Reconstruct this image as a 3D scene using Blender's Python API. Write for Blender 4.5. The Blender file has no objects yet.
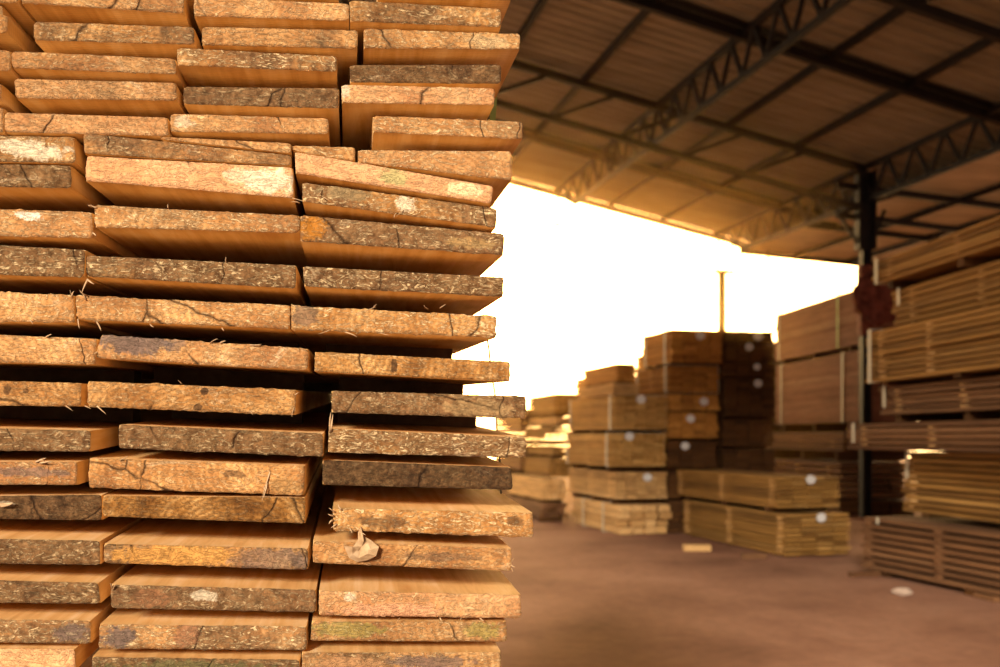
import bpy, bmesh, math, random
from mathutils import Vector, Matrix, noise
random.seed(11)
S = bpy.context.scene
COL = S.collection
V = Vector

# ------------------------------------------------------------------ camera
FPX = 972.0; HY = 438.0; CAMH = 1.5
cd = bpy.data.cameras.new('camera'); cam = bpy.data.objects.new('camera', cd); COL.objects.link(cam)
cam.location = (0, 0, CAMH); cam.rotation_euler = (math.pi/2, 0, 0)
cd.sensor_width = 36; cd.lens = 36*FPX/1000; cd.shift_y = (HY-333.5)/1000
cd.clip_start = 0.05; cd.clip_end = 500
cd.dof.use_dof = True; cd.dof.focus_distance = 1.0; cd.dof.aperture_fstop = 6.5
S.camera = cam
# ------------------------------------------------------------------ colour management
S.view_settings.view_transform = 'Standard'; S.view_settings.look = 'None'
S.view_settings.gamma = 1; S.view_settings.use_curve_mapping = False
S.view_settings.exposure = 0.0
# ------------------------------------------------------------------ sky: bright evening sky, warmest where the sun goes down behind the stacks
W = bpy.data.worlds.new('sky'); S.world = W; W.use_nodes = True
nt = W.node_tree; nt.nodes.clear()
def N(t, kind, **kw):
    n = t.nodes.new(kind)
    for k, v in kw.items():
        if hasattr(n, k): setattr(n, k, v)
    return n
tc = N(nt, 'ShaderNodeTexCoord')
dot = N(nt, 'ShaderNodeVectorMath', operation='DOT_PRODUCT'); dot.inputs[1].default_value = V((0.07, 1, 0.13)).normalized()
nt.links.new(tc.outputs['Generated'], dot.inputs[0])
mr = N(nt, 'ShaderNodeMapRange'); mr.inputs['From Min'].default_value = -0.15; mr.inputs['From Max'].default_value = 1.0
nt.links.new(dot.outputs['Value'], mr.inputs['Value'])
pw = N(nt, 'ShaderNodeMath', operation='POWER'); pw.inputs[1].default_value = 2.0
nt.links.new(mr.outputs[0], pw.inputs[0])
mixc = N(nt, 'ShaderNodeMix', data_type='RGBA')
mixc.inputs[6].default_value = (0.50, 0.43, 0.34, 1)
mixc.inputs[7].default_value = (6.0, 4.3, 2.1, 1)
nt.links.new(pw.outputs[0], mixc.inputs[0])
p2 = N(nt, 'ShaderNodeMath', operation='POWER'); p2.inputs[1].default_value = 27.0; nt.links.new(mr.outputs[0], p2.inputs[0])
core = N(nt, 'ShaderNodeMix', data_type='RGBA', blend_type='ADD'); core.inputs[7].default_value = (26.0, 13.0, 3.2, 1)
nt.links.new(p2.outputs[0], core.inputs[0]); nt.links.new(mixc.outputs[2], core.inputs[6])
bg = N(nt, 'ShaderNodeBackground'); out = N(nt, 'ShaderNodeOutputWorld')
bg.inputs['Strength'].default_value = 1.0
nt.links.new(core.outputs[2], bg.inputs['Color']); nt.links.new(bg.outputs[0], out.inputs['Surface'])
# ------------------------------------------------------------------ veiled sun, high behind the photographer's left shoulder
sd = bpy.data.lights.new('sun', 'SUN'); so = bpy.data.objects.new('sun', sd); COL.objects.link(so)
sd.energy = 6.6; sd.angle = math.radians(11); sd.color = (1.0, 0.87, 0.68)
so.rotation_euler = V((0.30, 1.0, -0.375)).to_track_quat('-Z', 'Y').to_euler()

# ------------------------------------------------------------------ helpers
def tag(o, label=None, cat=None, group=None, kind=None):
    if label: o['label'] = label
    if cat: o['category'] = cat
    if group: o['group'] = group
    if kind: o['kind'] = kind
    return o
def link(name, me, mats, parent=None):
    o = bpy.data.objects.new(name, me); COL.objects.link(o)
    for m in (mats if isinstance(mats, (list, tuple)) else [mats]):
        if m.name not in [x.name for x in me.materials if x]: me.materials.append(m)
    if parent: o.parent = parent
    return o
def mesh_from(bm, name, smooth=False):
    bmesh.ops.recalc_face_normals(bm, faces=bm.faces[:])
    me = bpy.data.meshes.new(name); bm.to_mesh(me); bm.free()
    if smooth:
        for p in me.polygons: p.use_smooth = True
    return me
def empty(name, loc=(0, 0, 0), rz=0.0):
    o = bpy.data.objects.new(name, None); COL.objects.link(o); o.location = loc; o.rotation_euler = (0, 0, rz)
    o.empty_display_size = 0.1
    return o
def add_box(bm, c, s, m=None, bevel=0.0):
    b = bmesh.new(); bmesh.ops.create_cube(b, size=1.0)
    for v in b.verts: v.co = V((v.co.x*s[0], v.co.y*s[1], v.co.z*s[2]))
    if bevel: bmesh.ops.bevel(b, geom=b.edges[:], offset=bevel, segments=1, affect='EDGES')
    for v in b.verts: v.co = v.co + V(c)
    if m is not None: bmesh.ops.transform(b, matrix=m, verts=b.verts[:])
    t = bpy.data.meshes.new('t'); b.to_mesh(t); b.free(); bm.from_mesh(t); bpy.data.meshes.remove(t)
def bar(bm, a, b_, w, h, up=(0, 0, 1)):
    """rectangular bar from a to b, w wide, h deep along up"""
    a, b_ = V(a), V(b_); d = (b_-a); L = d.length; d.normalize()
    u = V(up); u = (u-d*u.dot(d)).normalized(); r = d.cross(u)
    m = Matrix((r, d, u)).transposed().to_4x4(); m.translation = (a+b_)/2
    add_box(bm, (0, 0, 0), (w, L, h), m)
def lbar(bm, a, b_, w, t=0.008, up=(0, 0, 1), flip=1):
    """steel angle: two thin legs at a right angle"""
    a, b_ = V(a), V(b_); d = (b_-a); L = d.length; d.normalize()
    u = V(up); u = (u-d*u.dot(d)).normalized(); r = d.cross(u)*flip
    m = Matrix((r, d, u)).transposed().to_4x4(); m.translation = (a+b_)/2
    if m.determinant() < 0: pass
    add_box(bm, (0, 0, w/2-t/2), (w, L, t), m); add_box(bm, (-w/2+t/2, 0, -t/2), (t, L, w-t), m)
def tube(bm, pts, r, n=8):
    pts = [V(p) for p in pts]; rings = []
    rr = r if isinstance(r, (list, tuple)) else [r]*len(pts)
    for i, p in enumerate(pts):
        d = (pts[min(i+1, len(pts)-1)]-pts[max(i-1, 0)]).normalized()
        u = V((0, 0, 1)) if abs(d.z) < 0.9 else V((1, 0, 0))
        x = d.cross(u).normalized(); y = x.cross(d)
        rings.append([bm.verts.new(p+(x*math.cos(2*math.pi*k/n)+y*math.sin(2*math.pi*k/n))*rr[i]) for k in range(n)])
    for a, b_ in zip(rings, rings[1:]):
        for k in range(n): bm.faces.new((a[k], a[(k+1) % n], b_[(k+1) % n], b_[k]))
    bm.faces.new(rings[0]); bm.faces.new(rings[-1][::-1])
def pix(px, py, Y):
    """the point seen at pixel px, py of the photo that lies Y metres ahead"""
    return V(((px-500)/FPX*Y, Y, CAMH+(HY-py)/FPX*Y))

# ------------------------------------------------------------------ materials
class Mat:
    def __init__(s, name, rough=0.8):
        s.m = bpy.data.materials.new(name); s.m.use_nodes = True; s.t = s.m.node_tree
        s.b = s.t.nodes['Principled BSDF']; s.b.inputs['Roughness'].default_value = rough
        s.b.inputs['Specular IOR Level'].default_value = 0.25
    def n(s, k, **kw): return N(s.t, k, **kw)
    def l(s, a, b): s.t.links.new(a, b)
    def ramp(s, fac, stops, interp='LINEAR'):
        r = s.n('ShaderNodeValToRGB'); e = r.color_ramp.elements; r.color_ramp.interpolation = interp
        while len(e) > 1: e.remove(e[-1])
        e[0].position = stops[0][0]; e[0].color = (*stops[0][1], 1) if len(stops[0][1]) == 3 else stops[0][1]
        for p, c in stops[1:]:
            x = e.new(p); x.color = (*c, 1)
        s.l(fac, r.inputs[0]); return r.outputs[0]
    def noise(s, vec, scale, detail=4, rough=0.55, dist=0.0):
        n = s.n('ShaderNodeTexNoise'); n.inputs['Scale'].default_value = scale; n.inputs['Detail'].default_value = detail
        n.inputs['Roughness'].default_value = rough; n.inputs['Distortion'].default_value = dist
        if vec is not None: s.l(vec, n.inputs['Vector'])
        return n.outputs['Fac']
    def mix(s, f, a, b, mode='MIX'):
        m = s.n('ShaderNodeMix', data_type='RGBA', blend_type=mode)
        for i, x in ((0, f), (6, a), (7, b)):
            if hasattr(x, 'is_output') or hasattr(x, 'links'): s.l(x, m.inputs[i])
            elif i == 0: m.inputs[0].default_value = x
            else: m.inputs[i].default_value = (*x, 1)
        return m.outputs[2]
    def math(s, op, a, b=0.0, clamp=False):
        m = s.n('ShaderNodeMath', operation=op); m.use_clamp = clamp
        for i, x in ((0, a), (1, b)):
            if hasattr(x, 'links'): s.l(x, m.inputs[i])
            else: m.inputs[i].default_value = x
        return m.outputs[0]
    def bump(s, h, strength=0.3, dist=0.001):
        b = s.n('ShaderNodeBump'); b.inputs['Strength'].default_value = strength; b.inputs['Distance'].default_value = dist
        s.l(h, b.inputs['Height']); s.l(b.outputs[0], s.b.inputs['Normal'])
    def base(s, c):
        if hasattr(c, 'links'): s.l(c, s.b.inputs['Base Color'])
        else: s.b.inputs['Base Color'].default_value = (*c, 1)
    def coords(s, scale=(1, 1, 1), rnd=True):
        """object coordinates, shifted by the object's own random number"""
        t = s.n('ShaderNodeTexCoord'); mp = s.n('ShaderNodeMapping'); mp.inputs['Scale'].default_value = scale
        s.l(t.outputs['Object'], mp.inputs['Vector'])
        if not rnd: return mp.outputs[0], None
        oi = s.n('ShaderNodeObjectInfo'); mu = s.n('ShaderNodeVectorMath', operation='SCALE')
        mu.inputs[0].default_value = (17.3, 9.1, 23.7); s.l(oi.outputs['Random'], mu.inputs['Scale'])
        ad = s.n('ShaderNodeVectorMath', operation='ADD'); s.l(t.outputs['Object'], ad.inputs[0]); s.l(mu.outputs[0], ad.inputs[1])
        s.l(ad.outputs[0], mp.inputs['Vector'])
        return mp.outputs[0], oi

# end grain of the near boards; object colour = (dirty grey stain, fresh pink, coarse torn fibres, brightness)
def mat_endgrain(name='end_grain', patches=()):
    """patches: stains of their own shape (x, z, half width, half height, colour, strength) in board coordinates"""
    M = Mat(name, 0.85)
    v, oi = M.coords()
    sep = M.n('ShaderNodeSeparateColor'); M.l(oi.outputs['Color'], sep.inputs[0])
    stain, pink, tear = sep.outputs
    # growth rings round a pith that lies at a random spot below or beside each board
    tco = M.n('ShaderNodeTexCoord'); cx_ = M.n('ShaderNodeCombineXYZ')
    M.l(M.math('MULTIPLY', M.math('SUBTRACT', oi.outputs['Random'], 0.5), 0.22), cx_.inputs[0])
    fr_ = M.math('FRACT', M.math('MULTIPLY', oi.outputs['Random'], 7.31))
    M.l(M.math('SUBTRACT', M.math('MULTIPLY', fr_, 0.09), 0.02), cx_.inputs[2])
    av = M.n('ShaderNodeVectorMath', operation='ADD'); M.l(tco.outputs['Object'], av.inputs[0]); M.l(cx_.outputs[0], av.inputs[1])
    mp = M.n('ShaderNodeMapping'); mp.inputs['Scale'].default_value = (0.75, 0.0, 1.0); M.l(av.outputs[0], mp.inputs['Vector'])
    wv = M.n('ShaderNodeTexWave', wave_type='RINGS', rings_direction='Y'); wv.inputs['Scale'].default_value = 62
    wv.inputs['Distortion'].default_value = 7.0; wv.inputs['Detail'].default_value = 3; wv.inputs['Detail Scale'].default_value = 0.35
    wv.inputs['Detail Roughness'].default_value = 0.6
    M.l(mp.outputs[0], wv.inputs['Vector'])
    n1 = M.noise(v, 22, 5, 0.62); n2 = M.noise(v, 130, 4, 0.65); n3 = M.noise(v, 420, 3, 0.6)
    c = M.ramp(n1, [(0.34, (0.22, 0.105, 0.045)), (0.48, (0.44, 0.235, 0.105)), (0.64, (0.74, 0.46, 0.235))])
    c = M.mix(pink, c, M.ramp(n1, [(0.3, (0.62, 0.33, 0.19)), (0.7, (0.80, 0.50, 0.31))]))
    c = M.mix(M.math('MULTIPLY', M.math('MULTIPLY', wv.outputs['Fac'], n1), M.math('SUBTRACT', 0.8, M.math('MULTIPLY', pink, 0.6))), c, (0.42, 0.27, 0.16), 'MULTIPLY')
    # grey-brown stain patches
    sm = M.math('ADD', M.noise(v, 11, 5, 0.7, 0.6), M.math('MULTIPLY', M.math('SUBTRACT', stain, 0.5), 0.75))
    smr = M.ramp(sm, [(0.44, (0, 0, 0)), (0.60, (1, 1, 1))])
    c = M.mix(M.math('MULTIPLY', smr, 0.78), c, M.ramp(n2, [(0.32, (0.055, 0.028, 0.015)), (0.68, (0.26, 0.155, 0.09))]))
    # pale loose fibres
    mf = M.n('ShaderNodeMapping'); mf.inputs['Scale'].default_value = (0.55, 1, 1.5); mf.inputs['Rotation'].default_value = (0, 0.6, 0); M.l(v, mf.inputs['Vector'])
    fib = M.noise(mf.outputs[0], 105, 4, 0.72, 3.0)
    fm = M.ramp(fib, [(0.50, (0, 0, 0)), (0.60, (1, 1, 1))])
    c = M.mix(M.math('MULTIPLY', fm, M.math('ADD', M.math('MULTIPLY', tear, 0.7), 0.15)), c, (0.92, 0.70, 0.44))
    # worn pale patches of dust
    pm = M.ramp(M.noise(v, 16, 6, 0.8, 1.0), [(0.60, (0, 0, 0)), (0.70, (1, 1, 1))])
    c = M.mix(M.math('MULTIPLY', pm, 0.5), c, (0.86, 0.68, 0.47))
    # drying cracks
    vo = M.n('ShaderNodeTexVoronoi', feature='DISTANCE_TO_EDGE'); vo.inputs['Scale'].default_value = 1.0
    mv = M.n('ShaderNodeMapping'); mv.inputs['Scale'].default_value = (6, 0, 3.2); mv.inputs['Rotation'].default_value = (0, 0.5, 0); 
    nd = M.n('ShaderNodeTexNoise'); nd.inputs['Scale'].default_value = 60; M.l(v, nd.inputs['Vector'])
    va = M.n('ShaderNodeVectorMath', operation='MULTIPLY_ADD'); M.l(nd.outputs['Color'], va.inputs[0]); va.inputs[1].default_value = (0.012, 0, 0.012); M.l(v, va.inputs[2])
    M.l(va.outputs[0], mv.inputs['Vector']); M.l(mv.outputs[0], vo.inputs['Vector'])
    cr = M.ramp(vo.outputs['Distance'], [(0.0, (1, 1, 1)), (0.0018, (1, 1, 1)), (0.0048, (0, 0, 0))])
    crm = M.math('MULTIPLY', cr, M.ramp(M.noise(v, 9, 2), [(0.47, (0, 0, 0)), (0.53, (1, 1, 1))]))
    c = M.mix(M.math('MULTIPLY', crm, 0.9), c, (0.06, 0.03, 0.015))
    # grain speckle and per-board lightness
    calm = M.math('SUBTRACT', 0.5, M.math('MULTIPLY', pink, 0.36))
    c = M.mix(calm, c, M.ramp(n3, [(0.36, (0.40, 0.36, 0.33)), (0.58, (1.0, 1.0, 1.0)), (0.75, (1.3, 1.25, 1.2))]), 'MULTIPLY')
    c = M.mix(calm, c, M.ramp(n2, [(0.34, (0.45, 0.38, 0.33)), (0.56, (1.0, 1.0, 1.0))]), 'MULTIPLY')
    for (px_, pz_, rx_, rz_, pc, pa) in patches:
        sb = M.n('ShaderNodeVectorMath', operation='SUBTRACT'); M.l(tco.outputs['Object'], sb.inputs[0]); sb.inputs[1].default_value = (px_, 0, pz_)
        ml = M.n('ShaderNodeVectorMath', operation='MULTIPLY'); M.l(sb.outputs[0], ml.inputs[0]); ml.inputs[1].default_value = (1/rx_, 0, 1/rz_)
        ln = M.n('ShaderNodeVectorMath', operation='LENGTH'); M.l(ml.outputs[0], ln.inputs[0])
        wob = M.math('ADD', ln.outputs['Value'], M.math('MULTIPLY', M.math('SUBTRACT', M.noise(v, 95, 4, 0.7), 0.5), 2.2))
        mk = M.ramp(wob, [(0.72, (1, 1, 1)), (1.0, (0, 0, 0))])
        tex = M.mix(0.6, pc, M.ramp(n2, [(0.35, (0.6, 0.6, 0.6)), (0.62, (1.1, 1.1, 1.1))]), 'MULTIPLY')
        c = M.mix(M.math('MULTIPLY', mk, pa), c, tex)
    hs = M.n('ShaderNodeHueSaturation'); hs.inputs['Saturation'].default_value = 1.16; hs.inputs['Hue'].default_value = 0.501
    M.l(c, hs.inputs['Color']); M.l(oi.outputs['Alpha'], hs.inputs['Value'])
    M.base(hs.outputs[0])
    h = M.math('ADD', M.math('ADD', M.math('MULTIPLY', fm, 0.8), M.math('MULTIPLY', n3, 1.0)), M.math('ADD', M.math('MULTIPLY', n2, 1.3), M.math('MULTIPLY', crm, -2.0)))
    M.bump(h, 0.9, 0.0011)
    return M.m
def mat_sawn(name, c0, c1, c2, rough=0.75):
    M = Mat(name, rough); v, oi = M.coords()
    mp = M.n('ShaderNodeMapping'); mp.inputs['Scale'].default_value = (1, 0.06, 1); M.l(v, mp.inputs['Vector'])
    g = M.noise(mp.outputs[0], 70, 5, 0.6, 0.4); n1 = M.noise(v, 9, 3)
    f = M.math('ADD', M.math('MULTIPLY', g, 0.6), M.math('MULTIPLY', n1, 0.4))
    c = M.ramp(f, [(0.34, c0), (0.5, c1), (0.66, c2)])
    wv = M.n('ShaderNodeTexWave', bands_direction='Y'); wv.inputs['Scale'].default_value = 60; wv.inputs['Distortion'].default_value = 1.5; M.l(v, wv.inputs['Vector'])
    c = M.mix(M.math('MULTIPLY', wv.outputs['Fac'], 0.12), c, tuple(x*0.5 for x in c0), 'MIX')
    M.base(c); M.bump(M.math('ADD', g, M.math('MULTIPLY', wv.outputs['Fac'], 0.5)), 0.5, 0.0008)
    return M.m
END = mat_endgrain()
SAWN = mat_sawn('sawn_face', (0.58, 0.31, 0.10), (0.78, 0.49, 0.20), (0.92, 0.67, 0.38))
STICK = mat_sawn('stick_wood', (0.10, 0.05, 0.025), (0.15, 0.08, 0.04), (0.20, 0.12, 0.06))  # dark tone puts the shade of the deep gaps into the wood
SPL = mat_sawn('splinter_wood', (0.30, 0.18, 0.09), (0.52, 0.34, 0.19), (0.74, 0.54, 0.34))
def mat_bundle(name, cols, endtint=1.0):
    """boards of the strapped bundles: every board its own tone, grain running along its length"""
    M = Mat(name, 0.85); v, oi = M.coords()
    tone = M.ramp(oi.outputs['Random'], [(i/(len(cols)-1), c) for i, c in enumerate(cols)])
    mp = M.n('ShaderNodeMapping'); mp.inputs['Scale'].default_value = (1, 0.05, 1); M.l(v, mp.inputs['Vector'])
    g = M.noise(mp.outputs[0], 30, 4, 0.6)
    c = M.mix(0.6, tone, M.ramp(g, [(0.35, (0.45, 0.40, 0.36)), (0.65, (1.2, 1.15, 1.1))]), 'MULTIPLY')
    M.base(c); M.bump(g, 0.3, 0.004)
    return M.m
B_GOLD = mat_bundle('golden_boards', [(0.383, 0.168, 0.032), (0.510, 0.233, 0.048), (0.306, 0.130, 0.026), (0.586, 0.282, 0.064)])
B_PALE = mat_bundle('pale_boards', [(0.540, 0.313, 0.116), (0.670, 0.411, 0.165), (0.432, 0.244, 0.091), (0.734, 0.469, 0.207)])
B_RED = mat_bundle('reddish_boards', [(0.238, 0.106, 0.062), (0.288, 0.139, 0.084), (0.202, 0.086, 0.050), (0.324, 0.165, 0.099)])
B_OLIVE = mat_bundle('olive_boards', [(0.259, 0.132, 0.030), (0.362, 0.192, 0.049), (0.164, 0.078, 0.017), (0.449, 0.256, 0.077)])
B_BROWN = mat_bundle('brown_boards', [(0.136, 0.062, 0.025), (0.186, 0.087, 0.037), (0.093, 0.039, 0.015), (0.223, 0.112, 0.052)])
B_HONEY = mat_bundle('honey_boards', [(0.432, 0.230, 0.065), (0.576, 0.323, 0.099), (0.352, 0.187, 0.051), (0.672, 0.408, 0.136)])
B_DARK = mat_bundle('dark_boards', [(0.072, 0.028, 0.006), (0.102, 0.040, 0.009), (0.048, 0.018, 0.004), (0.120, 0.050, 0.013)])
def plain(name, c, rough=0.6, metal=0.0, var=0.25, scale=6.0):
    M = Mat(name, rough); v, oi = M.coords()
    n = M.noise(v, scale, 5)
    M.base(M.ramp(n, [(0.3, tuple(x*(1-var) for x in c)), (0.7, tuple(min(1, x*(1+var)) for x in c))]))
    M.b.inputs['Metallic'].default_value = metal; return M.m
STEEL = plain('painted_steel', (0.014, 0.010, 0.008), 0.6)
RUST = plain('rusty_steel', (0.20, 0.06, 0.035), 0.8, var=0.5, scale=9)
GALV = plain('galvanised_strip', (0.40, 0.31, 0.25), 0.5)
WHITE = plain('white_plastic', (0.50, 0.46, 0.36), 0.5, var=0.06)
TAGM = plain('white_card', (0.62, 0.60, 0.60), 0.6, var=0.03)
GREEN = plain('green_strap', (0.35, 0.50, 0.16), 0.5)
WIRE = plain('dark_wire', (0.05, 0.04, 0.035), 0.5)
RAGM = plain('dark_red_cloth', (0.16, 0.045, 0.03), 0.95, var=0.6, scale=8)
PAPER = plain('crumpled_paper', (0.38, 0.28, 0.22), 0.9, var=0.15, scale=20)
def mat_roof(name='roof_sheet', k=1.0):
    M = Mat(name, 0.55)
    t = M.n('ShaderNodeTexCoord'); mp = M.n('ShaderNodeMapping'); mp.inputs['Scale'].default_value = (0.15, 1, 1); M.l(t.outputs['Object'], mp.inputs['Vector'])
    n = M.noise(mp.outputs[0], 2.5, 5, 0.7)
    M.base(M.ramp(n, [(0.3, tuple(k*x for x in (0.22, 0.20, 0.14))), (0.55, tuple(k*x for x in (0.33, 0.30, 0.215))), (0.75, tuple(k*x for x in (0.41, 0.375, 0.285)))]))
    M.b.inputs['Metallic'].default_value = 0.0; return M.m
ROOF = mat_roof(); ROOF2 = mat_roof('pale_roof_sheet', 1.9)  # second copy is paler, with sky light on the side roof put into its colour
def mat_floor():
    M = Mat('dirt_floor', 0.9)
    t = M.n('ShaderNodeTexCoord'); v = t.outputs['Object']
    n1 = M.noise(v, 0.55, 6, 0.6, 0.3); n2 = M.noise(v, 9, 5, 0.7)
    c = M.ramp(n1, [(0.32, (0.20, 0.088, 0.052)), (0.52, (0.32, 0.155, 0.098)), (0.70, (0.41, 0.22, 0.145))])
    c = M.mix(0.5, c, M.ramp(n2, [(0.35, (0.62, 0.62, 0.62)), (0.6, (1, 1, 1)), (0.8, (1.2, 1.15, 1.1))]), 'MULTIPLY')
    M.base(c); M.bump(M.math('ADD', n1, M.math('MULTIPLY', n2, 0.4)), 0.5, 0.03); return M.m

# ------------------------------------------------------------------ floor
bm = bmesh.new(); bmesh.ops.create_grid(bm, x_segments=60, y_segments=60, size=45)
for v_ in bm.verts:
    v_.co.y += 20
fl = link('floor', mesh_from(bm, 'floor'), mat_floor()); tag(fl, kind='structure')

# ------------------------------------------------------------------ the near pile of loose boards
d_ = V((-150/FPX, 1, (HY-395)/FPX)).normalized()
r_ = V((0.98838, 0.152, 0)); r_ = (r_-d_*r_.dot(d_)).normalized(); u_ = r_.cross(d_).normalized()
ROLL = math.radians(-2.2)   # the pile leans a little to the right
r2 = r_*math.cos(ROLL)+u_*math.sin(ROLL); u2 = u_*math.cos(ROLL)-r_*math.sin(ROLL); r_, u_ = r2, u2
FR = Matrix((r_, d_, u_)).transposed()           # columns r, d, u
FO = pix(300, 395, 1.0)
def face_pt(px, py, rec=0.0):
    """pixel -> pile coordinates (x right, y into the pile, z up) on the plane y = rec"""
    ray = V(((px-500)/FPX, 1, (HY-py)/FPX)); o = V((0, 0, CAMH))
    t = (rec-(o-FO).dot(d_))/ray.dot(d_)
    return FR.transposed() @ (o+ray*t-FO)
def place(o, loc):
    o.matrix_world = Matrix.Translation(FO+FR @ V(loc)) @ FR.to_4x4()
BL_ = 2.3
def build_board(q, rec, rough=1.0, length=BL_, seed=0, wane=0.0):
    """board with a ragged sawn front; q = pile-coordinate corners TL, TR, BR, BL"""
    rnd = random.Random(seed)
    TL, TR, BR, BLc = q; c = (TL+TR+BR+BLc)/4
    nx = max(10, int((TR-TL).length/0.0035)); nz = 6
    off = V((rnd.uniform(0, 50), rnd.uniform(0, 50), 0))
    def nz_(i, j, k, s): return noise.noise(V((i*s, j*s, k))+off)
    bm = bmesh.new(); grid = []
    for j in range(nz+1):
        row = []
        for i in range(nx+1):
            a, b_ = i/nx, j/nz
            p = TL.lerp(TR, a).lerp(BLc.lerp(BR, a), b_)-c
            edge = 1 if (j in (0, nz)) else 0.0
            rag = (abs(nz_(i, j, 3, 0.9))**1.5*2.2+nz_(i, j, 7, 0.16)*0.5)*0.0008*rough
            if j == 0: p.z += rag*0.8
            elif j == nz: p.z -= rag
            if i in (0, nx): p.x += nz_(j, i, 5, 0.8)*0.0008*rough
            y = nz_(i, j, 1, 0.25)*0.0010*rough+nz_(i, j, 11, 0.8)*0.0006*rough
            # slightly rounded corners
            if edge and i in (0, nx): p.x += 0.0012*(1 if i == 0 else -1); p.z += 0.001*(1 if j == nz else -1)
            row.append(bm.verts.new((p.x, y, p.z)))
        grid.append(row)
    for j in range(nz):
        for i in range(nx):
            f = bm.faces.new((grid[j][i], grid[j][i+1], grid[j+1][i+1], grid[j+1][i])); f.material_index = 0; f.smooth = True
    def ring(y, jit):
        vs = []
        def pt(a, b_):
            p = TL.lerp(TR, a).lerp(BLc.lerp(BR, a), b_)-c
            return p
        per = [(i/nx, 0) for i in range(nx+1)]+[(1, j/nz) for j in range(1, nz+1)]+[(i/nx, 1) for i in range(nx-1, -1, -1)]+[(0, j/nz) for j in range(nz-1, 0, -1)]
        for a, b_ in per:
            p = pt(a, b_); vs.append(bm.verts.new((p.x, y, p.z)))
        return vs
    per0 = [grid[0][i] for i in range(nx+1)]+[grid[j][nx] for j in range(1, nz+1)]+[grid[nz][i] for i in range(nx-1, -1, -1)]+[grid[j][0] for j in range(nz-1, 0, -1)]
    rings = [per0, ring(0.0045, 0)]
    # last ring coarse is fine with the same count; board may wind and cup slightly
    rings.append(ring(length, 0))
    for a, b_ in zip(rings, rings[1:]):
        n = len(a)
        for k in range(n):
            f = bm.faces.new((a[k], a[(k+1) % n], b_[(k+1) % n], b_[k])); f.material_index = 1
    f = bm.faces.new(rings[-1]); f.material_index = 0
    me = mesh_from(bm, 'board'); me.materials.append(END); me.materials.append(SAWN)
    return me, c
def splinter(bm, a, b_, w, bend=0.3, rnd=random):
    a, b_ = V(a), V(b_); L = (b_-a).length; side = V((rnd.uniform(-1, 1), rnd.uniform(-1, 1), rnd.uniform(-1, 1)))*L*bend
    pts = [a, a.lerp(b_, 0.35)+side*0.6, a.lerp(b_, 0.7)+side*0.7, b_]
    tube(bm, pts, [w, w*0.9, w*0.6, w*0.12], 5)

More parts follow.
